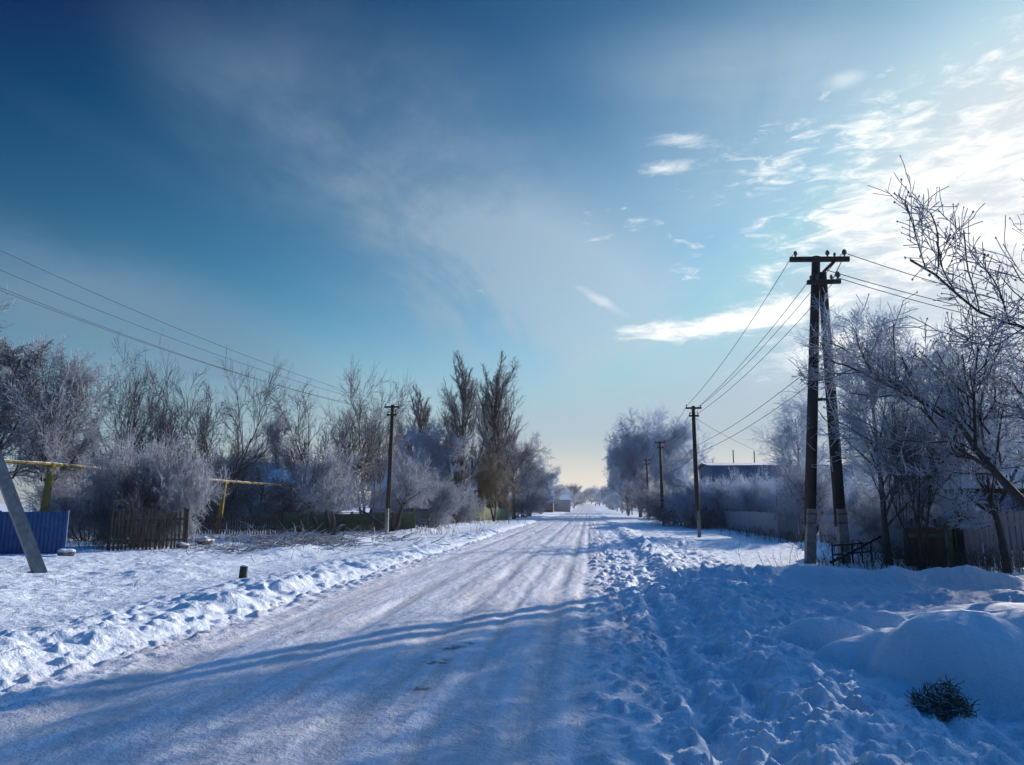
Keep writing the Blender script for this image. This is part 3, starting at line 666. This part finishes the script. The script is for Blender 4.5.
for x, zz, aa in ((-.7, HT-.08, a), (.7, HT-.08, a), (-.45, HT-.68, a2), (.45, HT-.68, a2)):
    MB().tube([(x, -.19, zz), (x, -.19, zz+.06), (x, -.19, zz+.1), (x, -.19, zz+.18)], [.013, .03, .06, .03], 8).build('insulator', M['insul'], aa, True)
RPo = single_pole(0, 27, None, 'plain pole beyond the right edge carrying the wires to the side street', 'poles of the side street', x=22)

def wire(pts, label, group, r=.010, sag=.45):
    out = []
    for a, b in zip(pts[:-1], pts[1:]):
        a, b = Vector(a), Vector(b); n = max(8, int((b-a).length/1.2)); s = sag*min(1, ((b-a).length/20)**2)
        for i in range(n): t = i/n; p = a.lerp(b, t); p.z -= 4*s*t*(1-t); out.append(p)
    out.append(Vector(pts[-1]))
    o = MB().tube(out, r, 5).build('power_line', M['wire'])
    return tag(o, label, 'wire', group)
hR = ztop
for dx, dzA, dxp, dzp, lb in ((-.78, .02, -.35, .0, 'outer left wire from the top crossarm of the A-shaped pole down the road'), (.62, 0, .35, 0, 'outer right wire from the top crossarm of the A-shaped pole down the road'),
        (-.30, -.7, -.2, -.4, 'left wire from the lower crossarm of the A-shaped pole down the road'), (.47, -.7, .2, -.4, 'right wire from the lower crossarm of the A-shaped pole down the road')):
    wire([(Ax.x+.36+dx, Ax.y-.19, hR+dzA)]+[(X+dxp, Y-.13, zt+dzp) for (_, X, Y, zt, _) in RP], lb, 'wires along the right hand poles')
for k, lb in ((0, 'upper of the two low slung wires below the crossarms on the right'), (1, 'lower of the two low slung wires below the crossarms on the right')):
    wire([(Ax.x+.1, Ax.y-.2, 5.7-.45*k)]+[(X+.12, Y-.13, zt-2.0-.4*k) for (_, X, Y, zt, _) in RP[:3]], lb, 'wires along the right hand poles', .01, .3)
XR = RPo[1]; ZR = RPo[3]
for (x0, z0, x1, z1, lb) in ((.80, 0, .3, .05, 'top wire leaving the A-shaped pole to the right'), (.1, -.45, -.3, .05, 'middle thick wire leaving the A-shaped pole to the right'), (.46, -.72, .2, -.4, 'lowest wire leaving the A-shaped pole to the right')):
    wire([(Ax.x+.36+x0, Ax.y-.19, hR+z0), (XR+x1, 27, ZR+z1)], lb, 'wires to the side street', .012, .7)
zb = LA.location.z
for (x0, z0, dx, dzp, lb) in ((-.7, HT+.08, -.35, 0, 'topmost of the four wires crossing the sky at the left'), (.7, HT+.05, .35, 0, 'second of the four wires crossing the sky at the left'),
        (-.45, HT-.55, -.2, -.4, 'third of the four wires crossing the sky at the left'), (.45, HT-1.0, .2, -.4, 'lowest of the four wires crossing the sky at the left')):
    wire([(la.x+x0, la.y-.19, zb+z0)]+[(X+dx, Y-.13, zt+dzp) for (_, X, Y, zt, _) in LP], lb, 'wires along the left hand poles', .007)
hw = P(800, 470, 60)
wire([(RP[0][1], 38.4, RP[0][3]-.6), (hw.x, 60, 4.8)], 'service wire dropping from the nearest single pole towards the house', 'service wires', .01, .4)

# ------------------------------------------------------------------ fences, gate, pipe
def fence(x0, y0, x1, y1, h, m, label, pw=.10, gap=.03, mp=None, name='fence', post_every=2.4, ragged=.08, thin=.02, group='fences at the roadside'):
    a = Vector((x0, y0, 0)); b = Vector((x1, y1, 0)); L = (b-a).length; d = (b-a)/L; ang = math.atan2(d.y, d.x); rot = Matrix.Rotation(ang, 3, 'Z'); nn = Vector((-d.y, d.x, 0))
    z0 = hz_(x0, y0); o = empty(name, (x0, y0, z0), 0, label, 'fence', group)
    mb = MB(); t = 0; rs = random.Random(int(x0*100+y0))
    while t < L:
        hh = h*(1+rs.uniform(-ragged, ragged)); p = a+d*(t+pw/2); gz = hz_(p.x, p.y)-z0
        tl = Matrix.Rotation(rs.uniform(-.03, .03), 3, 'Y')
        mb.box((p.x-x0, p.y-y0, gz+hh/2-.05), (pw*rs.uniform(.85, 1), thin, hh+.1), rot @ tl); t += pw+gap*rs.uniform(.6, 1.6)
    mb.build('boards', m, o)
    for zz in (.3, h-.25):
        mb = MB(); seg = max(2, int(L/2))
        for i in range(seg):
            p = a+d*((i+.5)*L/seg)+nn*.045; mb.box((p.x-x0, p.y-y0, hz_(p.x, p.y)-z0+zz), (L/seg, .05, .07), rot)
        mb.build('rail', m, o)
    n = max(1, int(L/post_every))
    for i in range(n+1):
        p = a+d*(L*i/n)+nn*.12; MB().box((p.x-x0, p.y-y0, hz_(p.x, p.y)-z0+(h+.1)/2-.1), (.1, .1, h+.25), rot).build('post', mp or m, o)
    return o
a = P(108, 553, 23.6); b = P(185, 550, 25)
fence(a.x, a.y, b.x, b.y, 1.25, M['board_brown'], 'ragged brown picket fence under the dense round bush', .07, .05, M['wood'], ragged=.14)
a = P(188, 530, 36); b = P(282, 530, 38)
fence(a.x, a.y, b.x, b.y, 1.0, M['board_brown'], 'dark low picket fence behind the post of the yellow pipe', .09, .03, M['wood'], ragged=.1)
def panel_fence(x0, y0, x1, y1, n, h, label):
    a = Vector((x0, y0, 0)); b = Vector((x1, y1, 0)); d = (b-a)/n; L = d.length; u = d.normalized(); rot = Matrix.Rotation(math.atan2(u.y, u.x), 3, 'Z'); z0 = hz_(x0, y0)
    o = empty('panel_fence', (x0, y0, z0), 0, label, 'fence', 'fences at the roadside')
    for i in range(n):
        c = a+d*(i+.5); cx, cy = c.x-x0, c.y-y0; gz = hz_(c.x, c.y)-z0
        mb = MB().box((cx, cy, gz+h/2), (L-.14, .04, h-.1), rot)
        for k in range(3):                                    # raised crossed battens
            for s in (-1, 1):
                q = Vector((cx, cy, gz+h/2))+rot @ Vector(((k-1)*(L-.2)/3, -.04, 0)); mb.box(q, ((L-.2)/3*1.25, .025, .05), rot @ Matrix.Rotation(s*.85, 3, 'Y'))
        mb.build('panel', M['board_green'], o)
    for i in range(n+1):
        c = a+d*i; MB().box((c.x-x0, c.y-y0, hz_(c.x, c.y)-z0+h/2-.05), (.13, .13, h+.2), rot).build('post', M['concrete'] if i % 3 else M['board_green'], o)
    mb = MB(); c = (a+b)/2; mb.box((c.x-x0, c.y-y0, h+.02), ((b-a).length, .07, .05), rot).build('top_rail', M['board'], o)
    return o
a = P(284, 536, 39); b = P(414, 532, 42.5)
panel_fence(a.x, a.y, b.x, b.y, 6, 1.05, 'faded green panel fence with crossed battens behind the old apple tree')
a = P(449, 524, 58); b = P(508, 518, 74)
fence(a.x, a.y, b.x, b.y, 1.1, M['board_green'], 'short green board fence at the foot of the poplars', .12, .015)
# right
a = P(726, 526, 52); b = P(778, 530, 38)
fence(a.x, a.y, b.x, b.y, 1.2, M['board_pale'], 'pale grey board fence below the thick frosted bushes', .14, .01, M['board'], ragged=.01)
a2_ = P(798, 534, 33.5)
fence(b.x, b.y-.1, a2_.x, a2_.y, 1.15, M['board'], 'brownish grey length of fence ending at the dark trunked apple tree', .14, .01, ragged=.02)
fence(9.6, 32.8, 9.9, 24.5, 1.15, M['board_pale'], 'pale board fence seen between the A-shaped pole and the tall birch', .13, .02, M['board'], ragged=.04)
a = P(957, 556, 21.5); 
fence(a.x, a.y, a.x+5.5, a.y-1.3, 1.45, M['board_pale'], 'tall weathered board fence at the right edge', .11, .02, M['wood'], ragged=.05)
# low rail fence by the birch
a = P(833, 560, 21.3); b = P(872, 560, 22.5); z = hz_(a.x, a.y)
o = empty('rail_fence', (a.x, a.y, z), 0, 'low dark rail fence between the A-shaped pole and the tall birch', 'fence', 'fences at the roadside')
for k in range(5):
    p = a.lerp(b, k/4); MB().tube([(p.x-a.x, p.y-a.y, -.2), (p.x-a.x, p.y-a.y, .62)], .024, 7).build('post', M['wood'], o)
for zz in (.55, .3): MB().tube([(0, -.05, zz), (b.x-a.x, b.y-a.y-.05, zz+.03)], .03, 7).build('rail', M['wood'], o)
MB().tube([(a.x*0-.1, -.1, .1), (b.x-a.x+.2, b.y-a.y-.2, .75)], .04, 7).build('leaning_pole', M['wood'], o)
# blue sheet panel (gate)
a = P(-4, 561, 21.5); b = P(62, 557, 22.0); z = hz_(b.x, b.y); w = (b-a).length
o = empty('sheet_gate', (a.x, a.y, z), math.atan2(b.y-a.y, b.x-a.x), 'blue corrugated metal gate panel at the far left', 'gate')
n = 60; vs = []
for i in range(n+1):
    x = w*i/n; y = .022*math.sin(i*math.pi/2.0); vs += [(x, y-.012, 0), (x, y-.012, 1.28), (x, y+.012, 1.28), (x, y+.012, 0)]
mb = MB(); fs = []
for i in range(n):
    for k in range(4): fs.append((i*4+k, i*4+(k+1) % 4, i*4+4+(k+1) % 4, i*4+4+k))
mb.poly(vs, fs).build('sheet', M['blue'], o)
for x in (-.04, w+.04): MB().box((x, 0, .62), (.07, .07, 1.4)).build('post', M['blue'], o)
for zz in (.15, 1.15): MB().box((w/2, .06, zz), (w, .04, .05)).build('rail', M['blue'], o)
# gas pipe on posts
pz = P(52, 464, 24).z; px0 = P(52, 464, 24).x
o = empty('gas_pipe', (px0, 24, 0), 0, 'yellow overhead gas pipe on posts running behind the left hand bushes', 'gas pipe')
e = P(291, 486, 46); mid = P(225, 481, 37); aa = Vector((px0-.6, 16, pz))
pts = [Vector((q.x-px0, q.y-24, q.z)) for q in (aa, P(30, 463, 23.2), P(52, 464, 24), P(120, 471, 28.5), P(195, 478.5, 34), mid, e)]
MB().tube(pts, .065, 10).build('pipe', M['yellow'], o, True)
MB().tube([pts[-1], pts[-1]+Vector((0, .1, -.3)), pts[-1]+Vector((0, .1, -2.6))], .06, 8).build('pipe_end', M['yellow'], o, True)
for q in (P(52, 464, 24), mid):
    x, y = q.x-px0, q.y-24; MB().tube([(x-.25, y, -.2), (x, y, q.z-.05)], [.13, .12], 8).build('post', M['yellow'], o, True)
    MB().box((x, y, q.z-.1), (.3, .3, .05)).build('saddle', M['yellow'], o)
# stump
g = G(243, 577, .1); zz = hz_(g.x, g.y)
o = empty('wooden_stump', (g.x, g.y, zz), 0, 'short black wooden post stub sticking out of the snow on the left', 'stump')
MB().tube([(0, 0, -.15), (0, 0, .1), (.01, 0, .24)], [.09, .085, .08], 9).build('post', M['soil'], o)
MB().tube([(.01, 0, .242), (.01, 0, .255), (.01, 0, .27)], [.082, .07, .02], 9).build('snow_cap', M['snow'], o, True)
# stone in snow by blue gate
for px, py, r, lb in ((66, 556, .22, 'snow capped lump of concrete at the foot of the blue gate'), (205, 545, .30, 'snow covered boulder beside the brown picket fence'), (183, 549, .2, 'small dark boulder at the right end of the brown picket fence')):
    g = G(px, py, .1); me = bpy.data.meshes.new('boulder'); import bmesh
    bm = bmesh.new(); bmesh.ops.create_icosphere(bm, subdivisions=3, radius=r)
    for v in bm.verts:
        k = 1+.25*math.sin(v.co.x*13+r*50)*math.cos(v.co.y*11)+.12*math.sin(v.co.z*17); v.co *= k; v.co.z *= .8
    bm.to_mesh(me); bm.free(); ob = link('boulder', me, None, plain('stone', (.2, .18, .17), (.1, .09, .085), 7, snow=.7)); ob.location = (g.x, g.y, hz_(g.x, g.y)+r*.3)
    tag(ob, lb, 'stone', 'stones half under snow')
# brush pile
def brush(px, py, wx, wy, n, label, L=.9, h=.25, seed=1, m='twig_dark', zup=.2):
    g = G(px, py, .1); rs = np.random.default_rng(seed)
    p = np.stack([rs.normal(0, wx, n), rs.normal(0, wy, n), rs.uniform(0, h, n)], 1); p[:, 2] += H(p[:, 0]+g.x, p[:, 1]+g.y)
    d = norm(np.stack([rs.normal(0, 1, n), rs.normal(0, .6, n), rs.normal(.1, zup, n)], 1)); Pn = run(rs, p, d, rs.uniform(.4, 1.3, n)*L, 6, .12, 0)
    Rn = np.linspace(1, .3, 6)[None]*rs.uniform(.006, .018, (n, 1)); v, f = tubes(Pn, Rn, 4)
    o = link('brush_pile', npmesh('brush', v, f), None, M[m]); o.location = (g.x, g.y, 0); return tag(o, label, 'brush pile', 'heaps of cut branches')
brush(300, 547, 1.9, .7, 420, 'long heap of cut branches lying on the snow before the old apple tree', .9, .35, 1)
brush(262, 552, 1.2, .5, 140, 'thin scatter of cut twigs left of the long heap of branches', .7, .12, 2)
brush(372, 541, 1.2, .5, 120, 'small spread of twigs at the foot of the left hand pole', .7, .15, 3)
# dry weeds: one mass
def weeds(spots, name, label):
    Vs = []; Fs = []; o = 0; rs = np.random.default_rng(5)
    for (x, y, rx, ry, n, h) in spots:
        p = np.stack([x+rs.normal(0, rx, n), y+rs.normal(0, ry, n), np.zeros(n)], 1); p[:, 2] = H(p[:, 0], p[:, 1])-.05
        d = norm(np.stack([rs.normal(0, .3, n), rs.normal(0, .3, n), np.ones(n)], 1)); Pn = run(rs, p, d, h*rs.uniform(.5, 1.3, n), 6, .12, 0)
        Rn = np.linspace(1, .5, 6)[None]*rs.uniform(.0018, .0045, (n, 1))*(1+y/25); v, f = tubes(Pn, Rn, 3); Vs.append(v); Fs.append(f+o); o += len(v)
        q = grow(rs, Pn, Rn, 3, .4, 1, 40, 10, .35, 3, .1, 0, .8, .0015*(1+y/25)); v, f = tubes(*q, 3); Vs.append(v); Fs.append(f+o); o += len(v)
    ob = link(name, npmesh(name, np.concatenate(Vs), np.concatenate(Fs)), None, M['weed']); return tag(ob, label, 'weeds', kind='stuff')
weeds([(-15, 24.2, 1.5, .4, 160, .6), (-13.3, 38, 4, .5, 260, .6), (-10, 60, 2, 4, 200, .6), (-16, 28, 3, 3, 150, .7), (9, 24, .5, 4, 220, .55), (8.6, 20.5, 1.4, .8, 240, .55), (10.5, 20, 1.6, .6, 200, .5),
       (8.5, 38, .6, 7, 260, .5), (6.8, 20.4, .8, .5, 50, .4), (-12.5, 31, 2, 3, 60, .4), (-9, 20, 2, 4, 16, .25)], 'dry_grass', 'thin dry weeds poking through snow along the fences')
# dark weedy hollow in the near heap
g = WG
rs = np.random.default_rng(9); n = 420
n = 1300; q = rs.uniform(0, 2*math.pi, n); rr_ = np.sqrt(rs.uniform(0, 1, n))
px_ = g.x+.20*rr_*np.cos(q); py_ = g.y+.15*rr_*np.sin(q)
p = np.stack([px_, py_, H(px_, py_)-.02+rs.uniform(0, .26, n)*(1.15-rr_)], 1)
d = norm(np.stack([rs.normal(0, .8, n), rs.normal(-.4, .5, n), rs.normal(.3, .6, n)], 1)); Pn = run(rs, p, d, rs.uniform(.04, .13, n), 6, .45, -.08)
v, f = tubes(Pn, np.linspace(1, .5, 6)[None]*rs.uniform(.002, .0075, (n, 1)), 4)
tag(link('dead_plant', npmesh('dead_plant', v, f), None, M['dead_stems']), 'dark tangled dead plant poking out of the near snow heap', 'plant')

# ------------------------------------------------------------------ buildings
def house(name, cx, cy, w, d, hw_, hr, rz, mwall, mroof, label, wins=(), chim=(), zoff=0, eave=.35, thick=.16, axis='x', snow=True):
    z = hz_(cx, cy)+zoff; o = empty(name, (cx, cy, z), rz, label, 'house', 'village houses')
    mb = MB(); x, y = w/2, d/2
    mb.poly([(-x, -y, -.3), (x, -y, -.3), (x, y, -.3), (-x, y, -.3), (-x, -y, hw_), (x, -y, hw_), (x, y, hw_), (-x, y, hw_), (-x, 0, hr-.05), (x, 0, hr-.05)],
            [(0, 1, 5, 4), (2, 3, 7, 6), (1, 2, 6, 9, 5), (3, 0, 4, 8, 7)]).build('wall', mwall, o)
    sl_ = (hr-hw_)/y; ye = y+eave; ze = hr-sl_*ye; xe = x+.3
    for nm, m_, t0, t1, xx in (('roof', mroof, 0, .08, xe),) + ((('roof_snow', M['snow'], .084, .26, xe-.03),) if snow else ()):
        mb = MB()
        for s in (-1, 1):
            mb.poly([(-xx, 0, hr+t0), (xx, 0, hr+t0), (xx, s*ye, ze+t0), (-xx, s*ye, ze+t0), (-xx, 0, hr+t1), (xx, 0, hr+t1), (xx, s*ye, ze+t1), (-xx, s*ye, ze+t1)],
                    [(4, 5, 6, 7), (0, 3, 2, 1), (2, 3, 7, 6), (0, 4, 7, 3), (1, 2, 6, 5)])
        mb.build(nm, m_, o)
    for (x_, z_, ww, hh) in wins:
        fr = MB()
        for a, b, c, e in ((-ww/2, 0, .07, hh), (ww/2, 0, .07, hh), (0, hh/2, ww+.07, .07), (0, -hh/2, ww+.07, .07), (0, 0, .05, hh)): fr.box((x_+a, -y-.03, z_+b), (c, .06, e))
        f_ = fr.build('window', M['white'], o); MB().box((x_, -y-.008, z_), (ww-.06, .01, hh-.06)).build('pane', M['glass'], f_)
    for (x_, y_, hh, ww) in chim: MB().box((x_, y_, hr+hh/2-.4), (ww, ww, hh+.8)).build('chimney', M['brick'], o)
    return o
c = P(752, 500, 62)
o = house('house', c.x+3.2, 64, 13, 7, P(740, 461, 64).z-.55, P(740, 461, 64).z-.2, 0, M['greyblue'], M['slate'], 'low grey-blue house with a flat dark roof line behind the thick frosted bushes', [(-4.5, 1.5, 1.0, 1.2), (-1.5, 1.5, 1.0, 1.2), (2, 1.5, 1, 1.2)], snow=False)
for px, zt in ((733, 450), (754, 451)):
    q = P(px, zt, 64); rr = P(740, 461, 64).z-.25
    MB().tube([(q.x-o.location.x, 0, rr-.1), (q.x-o.location.x, 0, q.z-o.location.z)], .045, 7).build('antenna_mast', M['wire'], o)
c = P(693, 500, 92)
house('house', c.x+1, 92, 5.5, 6, 2.4, P(693, 481, 92).z-.2, R(90), M['brick'], M['slate'], 'small dark gabled house behind the nearer single pole', [], ())
c = P(432, 500, 66)
house('house', c.x-1, 68, 9, 7, 2.9, P(432, 462, 68).z-.2, R(8), M['white'], M['slate'], 'house with a blue-shaded snowy roof behind the rime covered tree', [(-2.5, 1.5, 1, 1.2), (1.5, 1.5, 1, 1.2)], [(1.5, .6, .9, .5)])
c = P(982, 500, 29.5)
house('house', c.x+1.6, 30.5, 7.5, 4.5, 2.15, 3.25, R(-6), M['blue'], M['slate'], 'low blue house with snowy roof at the right edge', [(-2.2, 1.25, 1.1, .9), (.1, 1.25, 1.1, .9)])
c = P(557, 500, 165)
house('hut', c.x, 165, 4.6, 4.5, 2.5, 3.4, R(20), M['board_pale'], M['slate'], 'tiny white hut at the far end of the left verge', [(-1, 1.4, .9, 1.1)])
c = P(548, 500, 150)
house('hut', c.x-1.5, 152, 5, 4.5, 2.1, 3.4, R(0), M['board_brown'], M['slate'], 'tiny dark hut left of the white one far down the street', [])
c = P(250, 500, 58)
house('house', c.x, 60, 10, 7, 2.8, 4.7, R(4), M['white'], M['slate'], 'pale house hidden behind the frosted trees over the yellow pipe', [(-2, 1.5, 1, 1.2), (2, 1.5, 1, 1.2)], [(2, .5, .9, .5)])
# gate frame + shed at the right
a = P(962, 560, 21.1); z = hz_(a.x, a.y); zt = P(962, 491, 21.1).z
o = empty('gate_frame', (a.x, a.y, z), R(-12), 'dark timber gate frame with a cross beam over the right hand fence', 'gate frame')
MB().box((0, 0, (zt-z)/2-.1), (.16, .16, zt-z+.1)).build('post', M['wood'], o); MB().box((2.6, 0, (zt-z)/2-.1), (.16, .16, zt-z+.1)).build('post', M['wood'], o)
MB().box((1.3, 0, zt-z), (3.1, .12, .12)).build('beam', M['wood'], o)
a = P(905, 560, 21.2); z = hz_(a.x, a.y)
o = empty('plank_door', (a.x, a.y, z), R(-10), 'old brown plank door propped low between the leaning stems and the fence', 'door')
mb = MB()
for k in range(8): mb.box((.06+k*.125, 0, .5), (.12, .03, 1.0+.04*(k % 3)))
mb.build('boards', M['board_brown'], o); MB().box((.5, -.03, .8), (1.0, .03, .08)).build('batten', M['board_green'], o); MB().box((1.12, 0, .55), (.1, .1, 1.3)).build('post', M['board_green'], o)

# ------------------------------------------------------------------ two walkers far down the road
def person(px, Y, label, ph, h=1.72):
    x = P(px, 505, Y).x; z = float(RH(np.array([x]), np.array([Y]))[0])
    me = bpy.data.meshes.new('person')
    s = ph
    J = [(0, 0, .95), (0, 0, 1.2), (0, 0, 1.42), (0, 0, 1.52), (0, -.01, 1.64), (0, 0, 1.74), (.10, 0, .90), (.11, -.12*s, .5), (.11, .08*s, .10), (.11, -.08+.08*s, .04), (-.10, 0, .90), (-.11, .12*s, .5), (-.11, .30*s, .12), (-.11, .2*s, .05),
         (.19, 0, 1.40), (.25, .1*s, 1.12), (.26, -.04, .9), (-.19, 0, 1.40), (-.25, -.1*s, 1.12), (-.26, .0, .9)]
    E = [(0, 1), (1, 2), (2, 3), (3, 4), (4, 5), (0, 6), (6, 7), (7, 8), (8, 9), (0, 10), (10, 11), (11, 12), (12, 13), (2, 14), (14, 15), (15, 16), (2, 17), (17, 18), (18, 19)]
    rr = [.17, .17, .16, .07, .11, .08, .12, .085, .06, .06, .12, .085, .06, .06, .085, .06, .05, .085, .06, .05]
    me.from_pydata([(a, b, c*h/1.8) for a, b, c in J], E, []); o = link('person', me, None, M['coat']); o.location = (x, Y, z)
    md = o.modifiers.new('skin', 'SKIN'); 
    for i, r in enumerate(rr): me.skin_vertices[0].data[i].radius = (r, r*.8)
    me.skin_vertices[0].data[0].use_root = True; su = o.modifiers.new('sub', 'SUBSURF'); su.levels = su.render_levels = 1
    tag(o, label, 'person', 'two walkers'); 
    MB().tube([(0, 0, 1.66*h/1.8), (0, 0, 1.74*h/1.8), (0, 0, 1.84*h/1.8)], [.115, .12, .05], 10).build('hat', M['soil'], o, True)
    return o
person(595.5, 330, 'left one of two far walkers in dark coats on the road', 1)
person(599.5, 333, 'right one of two far walkers in dark coats on the road', -1, 1.78)

# ------------------------------------------------------------------ frosty air
HAZE = True
if HAZE:
    hm = bpy.data.materials.new('haze'); hm.use_nodes = True; t = hm.node_tree; t.nodes.clear()
    pv = t.nodes.new('ShaderNodeVolumePrincipled'); oo = t.nodes.new('ShaderNodeOutputMaterial'); t.links.new(pv.outputs[0], oo.inputs['Volume'])
    pv.inputs['Color'].default_value = (.86, .88, .93, 1); pv.inputs['Density'].default_value = .0003; pv.inputs['Anisotropy'].default_value = .3
    o = MB().box((0, 1270, 12), (11000, 2760, 26.5)).build('haze', hm); tag(o, 'thin frosty air over the village street', kind='stuff')
    o.location = (0, 0, 0)
